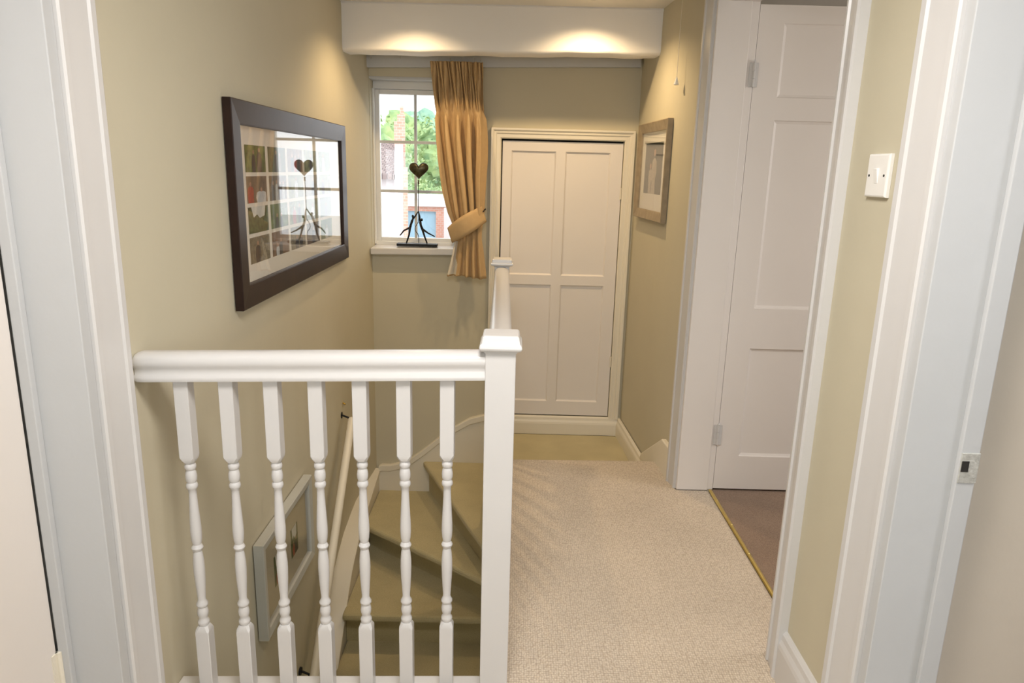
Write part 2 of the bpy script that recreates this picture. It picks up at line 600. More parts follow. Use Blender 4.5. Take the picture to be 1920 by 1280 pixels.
# apron boards and the wall under the landing edge
mb = MB()
mb.box(-0.86, -0.10, 1.60, 1.625, -0.30, -0.06)
mb.box(-0.062, -0.030, 1.637, 3.06, -0.30, -0.172)
mb.box(-0.062, -0.045, 1.637, 3.06, -0.172, -0.004)
struct(mb.build('trim_3', WHITE, bevel=0.003), 'white apron board around the stair opening', 'board')
mb = MB()
mb.box(-0.058, -0.01, 1.0, 3.08, -2.6, -0.30)
mb.box(-0.86, -0.05, 1.0, 1.06, -2.6, -0.17)
mb.box(-1.1, 0.0, 1.0, 4.1, -2.6, -2.45)
struct(mb.build('wall_stairwell', WALL), 'beige wall of the lower stairwell under the landing', 'wall')

# ------------------------------------------------------------------ skirtings
def skirting(path, z0, h, normal_sign, name, m, label=None, dark=False):
    """path: plan points; board stands to the given side of the path"""
    prof = [(0.0, h), (0.006, h), (0.012, h - 0.008), (0.014, h - 0.022), (0.019, h - 0.034), (0.021, h - 0.045), (0.021, 0.0), (0.0, 0.0)]
    pts = [Vector((x, y, 0)) for x, y in path]
    rings = []
    for i, p in enumerate(pts):
        dirs = []
        if i > 0:
            dirs.append((pts[i] - pts[i - 1]).normalized())
        if i < len(pts) - 1:
            dirs.append((pts[i + 1] - pts[i]).normalized())
        ns = [Vector((-d.y, d.x, 0)) * normal_sign for d in dirs]
        nn = sum(ns, Vector()) / len(ns)
        nn = nn / nn.length_squared
        rings.append([(p.x + nn.x * t, p.y + nn.y * t, z0 + z) for t, z in prof])
    o = MB().loft(rings).build(name, m)
    struct(o, label, 'skirting board' if label else None)
    return o


skirting([(-0.02, 3.92), (0.628, 3.92), (0.681, 3.12)], -0.19, 0.108, -1, 'baseboard_back', CREAM, 'cream skirting board round the small lower landing under the cupboard')
skirting([(RX, 1.385), (RX, 1.64)], 0.0, 0.142, 1, 'baseboard_right', WHITE, 'white moulded skirting board below the light switch')
# short piece with a raked end beside the far doorway
def rp(y, t=0.0):
    x = 0.712 + (0.632 - 0.712) * (y - 2.80) / 1.12
    return x - t
mb = MB()
f = [(2.885, -0.01), (3.36, -0.10), (3.33, -0.06), (3.00, 0.145), (2.885, 0.147)]
mb.add([(rp(y, 0.022), y, z) for y, z in f] + [(rp(y, -0.002), y, z) for y, z in f],
       [(0, 1, 2, 3, 4), (9, 8, 7, 6, 5), (0, 5, 6, 1), (1, 6, 7, 2), (2, 7, 8, 3), (3, 8, 9, 4), (4, 9, 5, 0)])
struct(mb.build('baseboard_far', CREAM, bevel=0.005), 'short white skirting board with a raked end at the far doorway', 'skirting board')


# ------------------------------------------------------------------ architraves
AP = [(0.0, 0.0), (0.0, 0.012), (0.004, 0.016), (0.016, 0.017), (0.020, 0.012), (0.026, 0.013), (0.075, 0.021), (0.082, 0.022), (0.086, 0.027), (0.100, 0.028), (0.108, 0.024), (0.110, 0.0)]


def architrave(name, m, origin, along, normal, a, b, z0, ztop, prof, label, cat='door frame', za=None):
    o3, al, nn = Vector(origin), Vector(along), Vector(normal)
    r = []
    for s, z, sw, zw in ((a, z0, -1, 0), (a, ztop, -1, 1), (b, ztop, 1, 1), (b, z0, 1, 0)):
        zz = z if zw or za is None else za
        r.append([o3 + al * (s + sw * w_) + nn * t + Vector((0, 0, z + zw * w_)) for w_, t in prof])
    o = MB().loft(r).build(name, m)
    struct(autosmooth(o, 25), label, cat)
    return o


architrave('trim_4', WHITE, (LX, 0, 0), (0, 1, 0), (1, 0, 0), 0.54, 1.392, 0.0, 1.97, AP, 'white moulded door frame at the left edge of the view')
architrave('trim_5', WHITE, (RX, 0, 0), (0, 1, 0), (-1, 0, 0), 0.44, 1.278, 0.0, 1.97, AP, 'wide white moulded door frame at the right edge of the view')
AP2 = [(t * 0.80, p) for t, p in AP]
architrave('trim_6', WHITE, (0.785, 0, 0), (-0.0262, 1, 0), (-1, -0.0262, 0), 1.725, 2.802, 0.0, 1.925, AP2, 'white moulded frame around the open doorway')
APC = [(0.0, 0.0), (0.0, 0.010), (0.006, 0.014), (0.014, 0.012), (0.022, 0.012), (0.028, 0.017), (0.036, 0.015), (0.044, 0.022), (0.053, 0.022), (0.055, 0.0)]
o = architrave('trim_7', CREAM, (0, 3.92, 0), (1, 0, 0), (0, -1, 0), -0.092, 0.5635, -0.09, 1.462, APC, 'white moulded frame around the low cupboard door')

# jamb linings
mb = MB()   # left doorway, far jamb, stop bead
mb.box(-1.02, LX + 0.006, 1.361, 1.3915, 0.0, 1.955)
mb.box(-1.02, LX - 0.001, 0.561, 0.575, 0.0, 1.955)
mb.box(-1.02, LX - 0.001, 0.561, 1.389, 1.94, 1.959)
mb.box(-0.980, -0.957, 1.345, 1.3612, 0.0, 1.955)
struct(mb.build('trim_8', WHITE2, bevel=0.002), 'pale blue white jamb lining left of the left door frame', 'door jamb')
mb = MB()
mb.box(RX - 0.005, 0.871, 1.250, 1.2785, 0.0, 1.945)
mb.box(RX + 0.001, 0.871, 0.461, 0.475, 0.0, 1.945)
mb.box(RX + 0.001, 0.871, 0.461, 1.2785, 1.94, 1.959)
mb.box(0.836, 0.872, 1.2385, 1.2505, 0.0, 1.95)
jr = struct(mb.build('trim_9', WHITE2, bevel=0.002), 'pale jamb lining of the right hand doorway', 'door jamb')
mb = MB()
mb.box(0.838, 0.8725, 1.2365, 1.2392, 0.752, 0.812)
sp = mb.build('strike_plate', STEEL, jr, bevel=0.001)
MB().box(0.840, 0.853, 1.2355, 1.2370, 0.775, 0.796).build('latch_hole', DARKGAP, sp)
sp['label'] = 'small paint-covered steel latch keep'
mb = MB()
mb.hexa([(0.708, 2.788, 0.0), (0.840, 2.788, 0.0), (0.840, 2.83, 0.0), (0.708, 2.83, 0.0)], [(0.708, 2.788, 1.925), (0.834, 2.788, 1.925), (0.834, 2.83, 1.925), (0.708, 2.83, 1.925)])
mb.box(0.833, 0.8645, 2.797, 2.83, 0.0, 1.925)
mb.box(0.742, 0.862, 1.726, 1.745, 0.0, 1.925)
mb.box(0.745, 0.862, 1.726, 2.83, 1.915, 1.945)
struct(mb.build('trim_10', DOORW, bevel=0.003), 'white jamb lining the open bedroom door hangs from', 'door jamb')


# ------------------------------------------------------------------ doors
def panel_door(name, m, parent_loc, x0, x1, yf, yb, z0, z1, panels, recess=0.010, bead=0.012, label=None):
    """door slab with its face at yf looking towards -y; panels (xa, xb, za, zb) are sunk with a sloped bead"""
    mbd = MB()
    xs = sorted({x0, x1} | {v for p in panels for v in p[:2]})
    zs = sorted({z0, z1} | {v for p in panels for v in p[2:]})
    for i in range(len(xs) - 1):
        for j in range(len(zs) - 1):
            cx, cz = (xs[i] + xs[i + 1]) / 2, (zs[j] + zs[j + 1]) / 2
            if any(p[0] < cx < p[1] and p[2] < cz < p[3] for p in panels):
                continue
            mbd.add([(xs[i], yf, zs[j]), (xs[i + 1], yf, zs[j]), (xs[i + 1], yf, zs[j + 1]), (xs[i], yf, zs[j + 1])], [(0, 1, 2, 3)])
    for a, b, c, d in panels:
        o_ = [(a, yf, c), (b, yf, c), (b, yf, d), (a, yf, d)]
        i1 = [(a + 0.003, yf + recess * 0.55, c + 0.003), (b - 0.003, yf + recess * 0.55, c + 0.003), (b - 0.003, yf + recess * 0.55, d - 0.003), (a + 0.003, yf + recess * 0.55, d - 0.003)]
        i2 = [(a + bead, yf + recess, c + bead), (b - bead, yf + recess, c + bead), (b - bead, yf + recess, d - bead), (a + bead, yf + recess, d - bead)]
        mbd.add(o_ + i1 + i2, [(0, 1, 5, 4), (1, 2, 6, 5), (2, 3, 7, 6), (3, 0, 4, 7), (4, 5, 9, 8), (5, 6, 10, 9), (6, 7, 11, 10), (7, 4, 8, 11), (8, 9, 10, 11)])
    mbd.add([(x0, yb, z0), (x1, yb, z0), (x1, yb, z1), (x0, yb, z1), (x0, yf, z0), (x1, yf, z0), (x1, yf, z1), (x0, yf, z1)],
            [(3, 2, 1, 0), (0, 1, 5, 4), (1, 2, 6, 5), (2, 3, 7, 6), (3, 0, 4, 7)])
    me_o = mbd.build(name, m)
    return me_o


d1 = panel_door('door_1', DOORW, None, -0.084, 0.559, 3.925, 3.955, -0.078, 1.452,
                [(-0.036, 0.202, 0.737, 1.402), (0.253, 0.494, 0.737, 1.402), (-0.036, 0.202, 0.004, 0.684), (0.253, 0.494, 0.004, 0.684)], 0.009, 0.008)
struct(d1, 'low white four panel cupboard door in the far wall', 'door')
mb = MB()
for z in (1.16, 0.22):
    mb.tube([(0.558, 3.918, z), (0.558, 3.918, z + 0.06)], 0.005, 8)
mb.build('hinge', CREAM, d1)
MB().box(-0.09, 0.562, 3.958, 3.965, -0.088, 1.462).build('gap_shade', DARKGAP, d1)  # dark sheet standing in for the shade in the gaps round the door

d2 = panel_door('door_2', DOORW, None, 0.866, 1.600, 2.800, 2.838, 0.006, 1.908,
                [(0.960, 1.500, 1.588, 1.846), (0.960, 1.500, 0.786, 1.507), (0.960, 1.500, 0.154, 0.621)], 0.010, 0.012)
struct(d2, 'open white three panel door swung into the bedroom', 'door')


def hinge(x, y, z, parent, h=0.085, dx=1):
    mbh = MB()
    mbh.tube([(x, y, z - h / 2), (x, y, z - h * 0.17)], 0.0055, 10)
    mbh.tube([(x, y, z - h * 0.16), (x, y, z + h * 0.16)], 0.0055, 10)
    mbh.tube([(x, y, z + h * 0.17), (x, y, z + h / 2)], 0.0055, 10)
    mbh.box(x, x + 0.016 * dx, y + 0.001, y + 0.0045, z - h / 2, z + h / 2)
    mbh.box(x - 0.016 * dx, x, y + 0.001, y + 0.0045, z - h / 2, z + h / 2)
    mbh.ball((x, y, z + h / 2 + 0.004), 0.005, 8, 5)
    a = mbh.build('hinge', WHITE, parent, smooth=False)
    return a


hinge(0.862, 2.789, 1.665, d2)
hinge(0.862, 2.789, 0.250, d2)

# flush white door on the left, closed in its frame, with a hinge low down
mb = MB()
mb.box(-1.020, -0.982, 0.578, 1.343, 0.006, 1.938)
d3 = struct(mb.build('door_3', DOORW, bevel=0.002), 'plain white door closed in its frame at the far left edge', 'door')
MB().box(-1.03, -0.998, 1.3435, 1.3605, 0.0, 1.938).build('gap_shade', DARKGAP, d3)  # dark strip coloured as the shade between door edge and jamb
mb = MB()
mb.tube([(-0.977, 1.343, 0.17), (-0.977, 1.343, 0.25)], 0.006, 10)
mb.box(-0.982, -0.979, 1.325, 1.345, 0.17, 0.25)
hg = mb.build('hinge', CREAM, d3)

# brass threshold strip
mb = MB()
ring = []
for y in (1.745, 2.79):
    ring.append([(0.845, y, 0.0), (0.848, y, 0.004), (0.853, y, 0.0055), (0.858, y, 0.004), (0.861, y, 0.0)])
mb.loft(ring)
for i in range(5):
    mb.ball((0.853, 1.85 + i * 0.21, 0.0052), 0.003, 8, 4, (1, 1, 0.5))
tag(mb.build('threshold_strip', BRASS), 'narrow brass strip across the bedroom doorway where two carpets meet', 'threshold strip')

# ------------------------------------------------------------------ balustrade
bal = thing('balustrade', 'white painted balustrade of turned spindles guarding the stair opening', 'balustrade', (-0.028, 1.60, 0.0))
HP = [(-0.022, 0.0), (-0.0295, 0.001), (-0.031, 0.006), (-0.030, 0.012), (-0.0262, 0.017), (-0.0250, 0.024), (-0.0262, 0.031), (-0.0300, 0.037), (-0.0310, 0.044), (-0.0296, 0.053), (-0.0245, 0.060), (-0.0150, 0.0648), (0.0, 0.066)]
HP = HP + [(-a, b) for a, b in reversed(HP[:-1])]


def handrail(p, q, parent, round_start=False):
    p, q = Vector(p), Vector(q)
    d = (q - p).normalized()
    side = Vector((d.y, -d.x, 0)).normalized()
    rings = []
    steps = [(0.0, 1.0), (1.0, 1.0)]
    if round_start:
        L = (q - p).length
        steps = [(0.0, 0.90), (0.003 / L, 0.955), (0.008 / L, 0.99), (0.015 / L, 1.0), (1.0, 1.0)]
    for t, s in steps:
        c = p + (q - p) * t
        rings.append([c + side * a * s + Vector((0, 0, 0.033 + (b - 0.033) * s)) for a, b in HP])
    return autosmooth(MB().loft(rings).build('handrail', WHITE, parent), 50)


def ry(x):
    return 1.566 + 0.032 * (x + 0.86) / 0.80


def rz(x):
    return 0.8095 + 0.0165 * (x + 0.86) / 0.80


handrail((-0.859, ry(-0.86), rz(-0.86)), (-0.060, ry(-0.06), rz(-0.06)), bal, True)
handrail((-0.031, 1.63, 0.829), (-0.058, 3.09, 0.822), bal)


def newel(cx, cy, s, ztop, zbot, capw, caph, parent):
    mbn = MB()
    h = s / 2
    mbn.box(cx - h, cx + h, cy - h, cy + h, zbot, ztop)
    nw = mbn.build('newel_post', WHITE, parent, bevel=0.002)
    k = capw / 2
    rings = []
    for w_, z in ((k - 0.004, 0.0), (k, 0.003), (k + 0.001, 0.008), (k, caph * 0.38), (k - 0.0035, caph * 0.50), (k - 0.006, caph - 0.004), (k - 0.010, caph)):
        rings.append([(cx - w_, cy - w_, ztop + z), (cx + w_, cy - w_, ztop + z), (cx + w_, cy + w_, ztop + z), (cx - w_, cy + w_, ztop + z)])
    mbc = MB().loft(rings)
    # small fillet under the cap
    mbc.box(cx - h - 0.003, cx + h + 0.003, cy - h - 0.003, cy + h + 0.003, ztop - 0.006, ztop + 0.001)
    cp = mbc.build('newel_cap', WHITE, nw, bevel=0.0025)
    return nw


newel(-0.028, 1.600, 0.070, 0.899, -0.30, 0.096, 0.036, bal)
newel(-0.058, 3.118, 0.064, 0.893, -0.42, 0.096, 0.030, bal)

# base rails
mb = MB()
mb.hexa([(-0.859, 1.545, -0.065), (-0.06, 1.565, -0.05), (-0.06, 1.640, -0.05), (-0.859, 1.630, -0.065)],
        [(-0.859, 1.545, -0.036), (-0.06, 1.565, -0.018), (-0.06, 1.640, -0.018), (-0.859, 1.630, -0.036)])
mb.build('base_rail', WHITE, bal, bevel=0.003)
mb = MB()
mb.hexa([(-0.053, 1.636, 0.0), (-0.003, 1.636, 0.0), (-0.030, 3.087, 0.0), (-0.085, 3.087, 0.0)],
        [(-0.053, 1.636, 0.024), (-0.003, 1.636, 0.024), (-0.030, 3.087, 0.024), (-0.085, 3.087, 0.024)])
mb.build('base_rail', WHITE, bal, bevel=0.003)

TURN = [(0.0125, 0.624), (0.0100, 0.618), (0.0125, 0.614), (0.0135, 0.609), (0.0125, 0.603), (0.0100, 0.600), (0.0122, 0.594), (0.0136, 0.584), (0.0130, 0.574), (0.0105, 0.568),
        (0.0128, 0.564), (0.0138, 0.559), (0.0128, 0.554), (0.0092, 0.549), (0.0092, 0.535), (0.0104, 0.505), (0.0120, 0.475), (0.0132, 0.450), (0.0134, 0.432), (0.0122, 0.415), (0.0098, 0.404),
        (0.0120, 0.400), (0.0140, 0.395), (0.0120, 0.389), (0.0098, 0.386), (0.0116, 0.374), (0.0132, 0.355), (0.0136, 0.335), (0.0126, 0.305), (0.0108, 0.275), (0.0094, 0.255),
        (0.0100, 0.249), (0.0142, 0.241), (0.0140, 0.236), (0.0106, 0.231), (0.0122, 0.225), (0.0136, 0.216), (0.0126, 0.208), (0.0108, 0.203), (0.0104, 0.198), (0.0138, 0.192), (0.0142, 0.187), (0.0120, 0.181), (0.0110, 0.174)]


def baluster_mesh():
    m_ = MB()
    h = 0.0168
    m_.lathe([(r, z) for r, z in reversed(TURN)], 0, 0, 20)

    def block(z0, z1, chamfer_low, chamfer_high):
        rs = []
        def sq(s, z, c=0.0):
            # octagonal ring, c = corner cut
            return [(-s + c, -s, z), (s - c, -s, z), (s, -s + c, z), (s, s - c, z), (s - c, s, z), (-s + c, s, z), (-s, s - c, z), (-s, -s + c, z)]
        if chamfer_low:
            rs += [sq(0.0125, z0, 0.006), sq(h, z0 + 0.010, 0.005), sq(h, z0 + 0.016, 0.0012)]
        else:
            rs += [sq(h, z0, 0.0012)]
        if chamfer_high:
            rs += [sq(h, z1 - 0.016, 0.0012), sq(h, z1 - 0.010, 0.005), sq(0.0125, z1, 0.006)]
        else:
            rs += [sq(h, z1, 0.0012)]
        m_.loft(rs)
    block(0.620, 0.830, True, False)
    block(-0.030, 0.180, False, True)
    return m_


b0 = baluster_mesh().build('baluster', WHITE, bal)
autosmooth(b0, 38)
b0.location = (-0.762, ry(-0.762), -0.015)


def place_bal(x, y, dz, first=[True]):
    if first[0]:
        first[0] = False
        o = b0
    else:
        o = b0.copy()
        COL.objects.link(o)
        o.parent = bal
        o.matrix_parent_inverse = b0.matrix_parent_inverse.copy()
    o.location = (x, y, dz)
    return o


for k in range(7):
    x = -0.762 + 0.1018 * k
    place_bal(x, ry(x), -0.014 + 0.0135 * (x + 0.76) / 0.62)
for k in range(13):
    t = (k + 0.6) / 13.2
    place_bal(-0.034 - 0.025 * t, 1.66 + t * 1.43, 0.012)

# ------------------------------------------------------------------ wall handrail beside the stairs
wr = thing('wall_handrail', 'cream round handrail pole fixed to the left wall down the stairs', 'handrail', (-0.79, 2.9, -0.35))
mb = MB()
A, B = Vector((-0.792, 3.33, 0.075)), Vector((-0.792, 2.545, -0.765))
C_ = B + (B - A) * 0.75
mb.tube([A - (B - A) * 0.008, A, C_], [0.014, 0.019, 0.019], 16)
autosmooth(mb.build('rail', CREAM, wr), 50)
for pt, dz in ((Vector((-0.792, 3.36, 0.08)), 0.045), (B, 0.0)):
    mb = MB()
    mb.tube([(-0.859, pt.y + 0.02, pt.z + 0.0), (-0.852, pt.y + 0.02, pt.z + 0.0)], 0.017, 14)
    mb.tube([(-0.853, pt.y + 0.02, pt.z), (-0.82, pt.y + 0.015, pt.z - 0.01), (-0.80, pt.y - 0.01, pt.z - 0.028)], 0.005, 8)
    o = mb.build('bracket', BLACKM, wr)
    o['label'] = 'dark metal wall bracket'
mb = MB()
mb.box(-0.859, -0.853, 3.40, 3.43, 0.105, 0.155)
mb.tube([(-0.856, 3.415, 0.135), (-0.838, 3.40, 0.13)], 0.004, 8)
tag(mb.build('wall_hook', BRASS, bevel=0.001), 'small dark brass hook on the left wall above the handrail end', 'hook')


# ------------------------------------------------------------------ pictures
def frame_rings(mb, plane, a0, a1, z0, z1, wdt, inner_t, outer_t):
    """rectangular frame with mitred, slightly shaped members; plane(a, z, t) -> point, t = distance off the wall"""
    prof_ = [(0.0, 0.0), (0.0, outer_t), (0.003, outer_t + 0.002), (wdt - 0.004, inner_t + 0.001), (wdt, inner_t), (wdt, 0.002)]
    r = []
    for sa, sz in ((0, 0), (1, 0), (1, 1), (0, 1), (0, 0)):
        ring_ = []
        for w_, t in prof_:
            a = a0 + w_ if sa == 0 else a1 - w_
            z = z0 + w_ if sz == 0 else z1 - w_
            ring_.append(plane(a, z, t))
        r.append(ring_)
    mb.loft(r, caps=False)
    return mb


def quad_plate(plane, a0, a1, z0, z1, t0, t1):
    b = [plane(a0, z0, t0), plane(a1, z0, t0), plane(a1, z1, t0), plane(a0, z1, t0)]
    t = [plane(a0, z0, t1), plane(a1, z0, t1), plane(a1, z1, t1), plane(a0, z1, t1)]
    return MB().hexa(b, t)


PH = {}
def pm(name, c, c2, s=60):
    if name not in PH:
        PH[name] = mat('photo_' + name, c, 0.5, 0, s, 0, col2=c2)
    return PH[name]


BGS = [pm('garden', (0.16, 0.24, 0.05), (0.02, 0.05, 0.015), 45), pm('hedge', (0.10, 0.15, 0.05), (0.015, 0.03, 0.012), 60), pm('brick', (0.28, 0.15, 0.08), (0.09, 0.05, 0.03), 50),
       pm('stone', (0.30, 0.26, 0.18), (0.10, 0.09, 0.06), 80), pm('room', (0.20, 0.14, 0.09), (0.06, 0.05, 0.04), 30), pm('lawn', (0.30, 0.34, 0.16), (0.05, 0.08, 0.03), 40)]
DARK = pm('suit', (0.04, 0.04, 0.055), (0.015, 0.015, 0.02), 60)
RED = pm('red_dress', (0.50, 0.07, 0.04), (0.28, 0.04, 0.03), 60)
BLUEC = pm('pale_dress', (0.62, 0.66, 0.68), (0.42, 0.46, 0.50), 60)
SKIN = pm('skin', (0.50, 0.30, 0.20), (0.38, 0.22, 0.15), 60)
SKYM = pm('sky', (0.72, 0.74, 0.72), (0.55, 0.58, 0.55), 20)


def photo(plane, a0, a1, z0, z1, t, people, bgm, parent, sky=False):
    m_ = MB()
    m_.hexa([plane(a0, z0, t), plane(a1, z0, t), plane(a1, z1, t), plane(a0, z1, t)], [plane(a0, z0, t + 0.0004), plane(a1, z0, t + 0.0004), plane(a1, z1, t + 0.0004), plane(a0, z1, t + 0.0004)])
    mats = [bgm]
    W, H = a1 - a0, z1 - z0
    tt = t + 0.0006
    if sky:
        mats.append(SKYM)
        m_.cur = 1
        pts = [(0.15, 1.0), (0.85, 1.0), (0.80, 0.62), (0.55, 0.55), (0.42, 0.70), (0.25, 0.60)]
        m_.add([plane(a0 + W * u, z0 + H * v, tt) for u, v in pts], [tuple(range(len(pts)))])
    for (u, hgt, wd, cm) in people:
        mats.append(cm)
        m_.cur = len(mats) - 1
        pts = [(-0.5, 0.0), (0.5, 0.0), (0.55, 0.45), (0.5, 0.80), (0.25, 0.90), (-0.25, 0.90), (-0.5, 0.80), (-0.6, 0.4)]
        m_.add([plane(a0 + W * min(0.99, max(0.01, u + p * wd)), z0 + H * (q * hgt * 0.86), tt) for p, q in pts], [tuple(range(8))])
        mats.append(SKIN)
        m_.cur = len(mats) - 1
        hr = 0.085
        m_.add([plane(a0 + W * (u + hr * 0.55 * math.cos(2 * PI * k / 10)), z0 + H * (hgt * 0.88 + hr * math.sin(2 * PI * k / 10)), tt + 0.0002) for k in range(10)], [tuple(range(10))])
    o = m_.build('photo', mats, parent)
    return o


# big collage on the left wall
def pl(a, z, t):
    return (LX + 0.004 + t, a, z)


bp = thing('framed_photo_collage', 'large dark brown frame of small family photographs on the left wall', 'picture', (LX, 2.83, 0.856))
P0, P1, Z0, Z1 = 2.140, 3.535, 0.856, 1.484
mb = frame_rings(MB(), pl, P0, P1, Z0, Z1, 0.072, 0.021, 0.0235)
mb.build('frame', DARKW, bp)
quad_plate(pl, P0 + 0.05, P1 - 0.05, Z0 + 0.05, Z1 - 0.05, 0.003, 0.006).build('mat', MATBOARD, bp)
quad_plate(pl, P0 + 0.06, P1 - 0.06, Z0 + 0.06, Z1 - 0.06, 0.0115, 0.0130).build('glass', GLASS, bp)
combos = [
    ([(0.40, 0.85, 0.16, DARK), (0.68, 0.95, 0.22, DARK)], BGS[0]), ([(0.45, 0.90, 0.16, DARK), (0.66, 0.80, 0.16, BGS[3])], BGS[1]), ([(0.3, 0.8, 0.15, DARK), (0.5, 0.75, 0.15, RED), (0.75, 0.8, 0.2, DARK)], BGS[2]), ([(0.5, 0.85, 0.2, DARK)], BGS[5]), ([(0.4, 0.9, 0.2, BLUEC)], BGS[0]),
    ([(0.18, 0.80, 0.26, RED), (0.70, 0.55, 0.45, BLUEC)], BGS[4]), ([(0.2, 0.8, 0.13, DARK), (0.4, 0.85, 0.13, BLUEC), (0.6, 0.8, 0.13, DARK), (0.8, 0.8, 0.13, BLUEC)], BGS[4]), ([(0.5, 0.95, 0.2, BLUEC)], BGS[5]), ([(0.6, 0.9, 0.2, DARK)], BGS[3]), ([(0.3, 0.8, 0.2, DARK)], BGS[5]),
    ([], BGS[1]), ([(0.35, 0.6, 0.12, DARK), (0.6, 0.6, 0.12, DARK)], BGS[0]), ([(0.3, 0.8, 0.2, RED), (0.65, 0.9, 0.2, DARK)], BGS[5]), ([(0.5, 0.8, 0.2, BLUEC)], BGS[5]), ([(0.5, 0.7, 0.2, DARK)], BGS[1]),
    ([(0.38, 0.85, 0.22, DARK)], BGS[3]), ([(0.3, 0.5, 0.16, BLUEC), (0.5, 0.7, 0.16, DARK)], BGS[2]), ([(0.4, 0.6, 0.2, DARK), (0.7, 0.6, 0.2, DARK)], BGS[3]), ([(0.5, 0.8, 0.2, DARK)], BGS[4]), ([(0.5, 0.7, 0.25, BLUEC)], BGS[0])]
for r in range(4):
    for c in range(5):
        ppl, bgm = combos[r * 5 + c]
        a = 2.272 + c * 0.210
        z = 1.272 - r * 0.0965
        photo(pl, a, a + 0.184, z, z + 0.084, 0.0062, ppl, bgm, bp, sky=(r == 2 and c == 0))

# small framed picture low on the stair wall
sp_ = thing('framed_print', 'pale grey framed print with two small images low on the stair wall', 'picture', (LX, 2.4, -0.3))
S0, S1, T0, T1 = 2.150, 2.730, -0.315, 0.050
frame_rings(MB(), pl, S0, S1, T0, T1, 0.030, 0.030, 0.032).build('frame', GREYF, sp_)
quad_plate(pl, S0 + 0.02, S1 - 0.02, T0 + 0.02, T1 - 0.02, 0.004, 0.010).build('mat', mat('pale_olive_mat', (0.50, 0.45, 0.34), 0.8, 0.03), sp_)
quad_plate(pl, S0 + 0.025, S1 - 0.025, T0 + 0.025, T1 - 0.025, 0.020, 0.0215).build('glass', GLASS, sp_)
for a in (2.305, 2.500):
    photo(pl, a, a + 0.085, -0.205, -0.085, 0.0102, [(0.35, 0.5, 0.25, RED), (0.7, 0.6, 0.25, DARK)], BGS[1], sp_, sky=True)

# picture on the slanting right wall
RD = Vector((0.632 - 0.712, 1.12, 0)).normalized()
RN = Vector((-RD.y, RD.x, 0))


def pr(a, z, t):
    y = a
    x = 0.712 + (0.632 - 0.712) * (y - 2.80) / 1.12
    p = Vector((x, y, z)) + RN * (t + 0.002)
    return (p.x, p.y, p.z)


rpz = thing('framed_portrait', 'small taupe wooden framed portrait of two pale figures on the right wall', 'picture', (0.67, 3.5, 1.08))
frame_rings(MB(), pr, 3.262, 3.800, 1.082, 1.540, 0.045, 0.016, 0.024).build('frame', TAUPE, rpz)
quad_plate(pr, 3.30, 3.76, 1.12, 1.50, 0.003, 0.006).build('mat', MATBOARD, rpz)
quad_plate(pr, 3.305, 3.757, 1.125, 1.497, 0.0115, 0.0130).build('glass', GLASS, rpz)
DKG = pm('dark_grey_green', (0.055, 0.065, 0.05), (0.03, 0.035, 0.028), 20)
m_ = MB()
t = 0.0062
m_.hexa([pr(3.37, 1.205, t), pr(3.69, 1.205, t), pr(3.69, 1.445, t), pr(3.37, 1.445, t)], [pr(3.37, 1.205, t + .0004), pr(3.69, 1.205, t + .0004), pr(3.69, 1.445, t + .0004), pr(3.37, 1.445, t + .0004)])
m_.cur = 1
def fig(c, s, pts, z0, z1):
    m_.add([pr(c + p * s, z0 + (z1 - z0) * q, t + 0.0007) for p, q in pts], [tuple(range(len(pts)))])
body = [(-0.9, 0), (0.9, 0), (0.8, 0.35), (1.1, 0.55), (0.95, 0.78), (0.35, 0.86), (-0.35, 0.86), (-1.0, 0.78), (-1.1, 0.5), (-0.7, 0.35)]
fig(3.51, 0.040, body, 1.205, 1.40)
fig(3.575, 0.030, body, 1.205, 1.34)
m_.cur = 2
for c, z, r_ in ((3.51, 1.398, 0.017), (3.575, 1.335, 0.014)):
    m_.add([pr(c + r_ * 1.1 * math.cos(2 * PI * k / 12), z + r_ * math.sin(2 * PI * k / 12), t + 0.0009) for k in range(12)], [tuple(range(12))])
m_.build('portrait', [DKG, pm('pale_clothes', (0.52, 0.47, 0.40), (0.34, 0.30, 0.25), 60), SKIN], rpz)

# ------------------------------------------------------------------ light switch
ls = thing('light_switch', 'square white plastic light switch on the wall between the two doorways', 'light switch', (RX, 1.490, 1.308))
yc, zc, hs = 1.490, 1.308, 0.043
rings = []
for s, x in ((hs, 0.0), (hs, 0.006), (hs - 0.0015, 0.0085), (hs - 0.004, 0.0095)):
    rings.append([(RX - 0.0005 - x, yc - s, zc - s), (RX - 0.0005 - x, yc + s, zc - s), (RX - 0.0005 - x, yc + s, zc + s), (RX - 0.0005 - x, yc - s, zc + s)])
MB().loft(rings).build('plate', PLASTIC, ls)
mb = MB()
x0 = RX - 0.0101
mb.hexa([(x0 - 0.0005, yc - 0.0075, zc - 0.0155), (x0 + 0.002, yc - 0.0075, zc - 0.0155), (x0 + 0.002, yc + 0.0075, zc - 0.0155), (x0 - 0.0005, yc + 0.0075, zc - 0.0155)],
        [(x0 - 0.0050, yc - 0.0075, zc + 0.0135), (x0 + 0.002, yc - 0.0075, zc + 0.0155), (x0 + 0.002, yc + 0.0075, zc + 0.0155), (x0 - 0.0050, yc + 0.0075, zc + 0.0135)])
mb.build('rocker', PLASTIC, ls, bevel=0.0008)
for dy in (-0.0305, 0.0305):
    mb = MB()
    cc = [(RX - 0.0108, yc + dy + 0.0026 * math.cos(2 * PI * k / 12), zc + 0.0026 * math.sin(2 * PI * k / 12)) for k in range(12)]
    mb.loft([[(p[0] + 0.002, p[1], p[2]) for p in cc], cc])
    mb.build('screw', DARKGAP, ls)

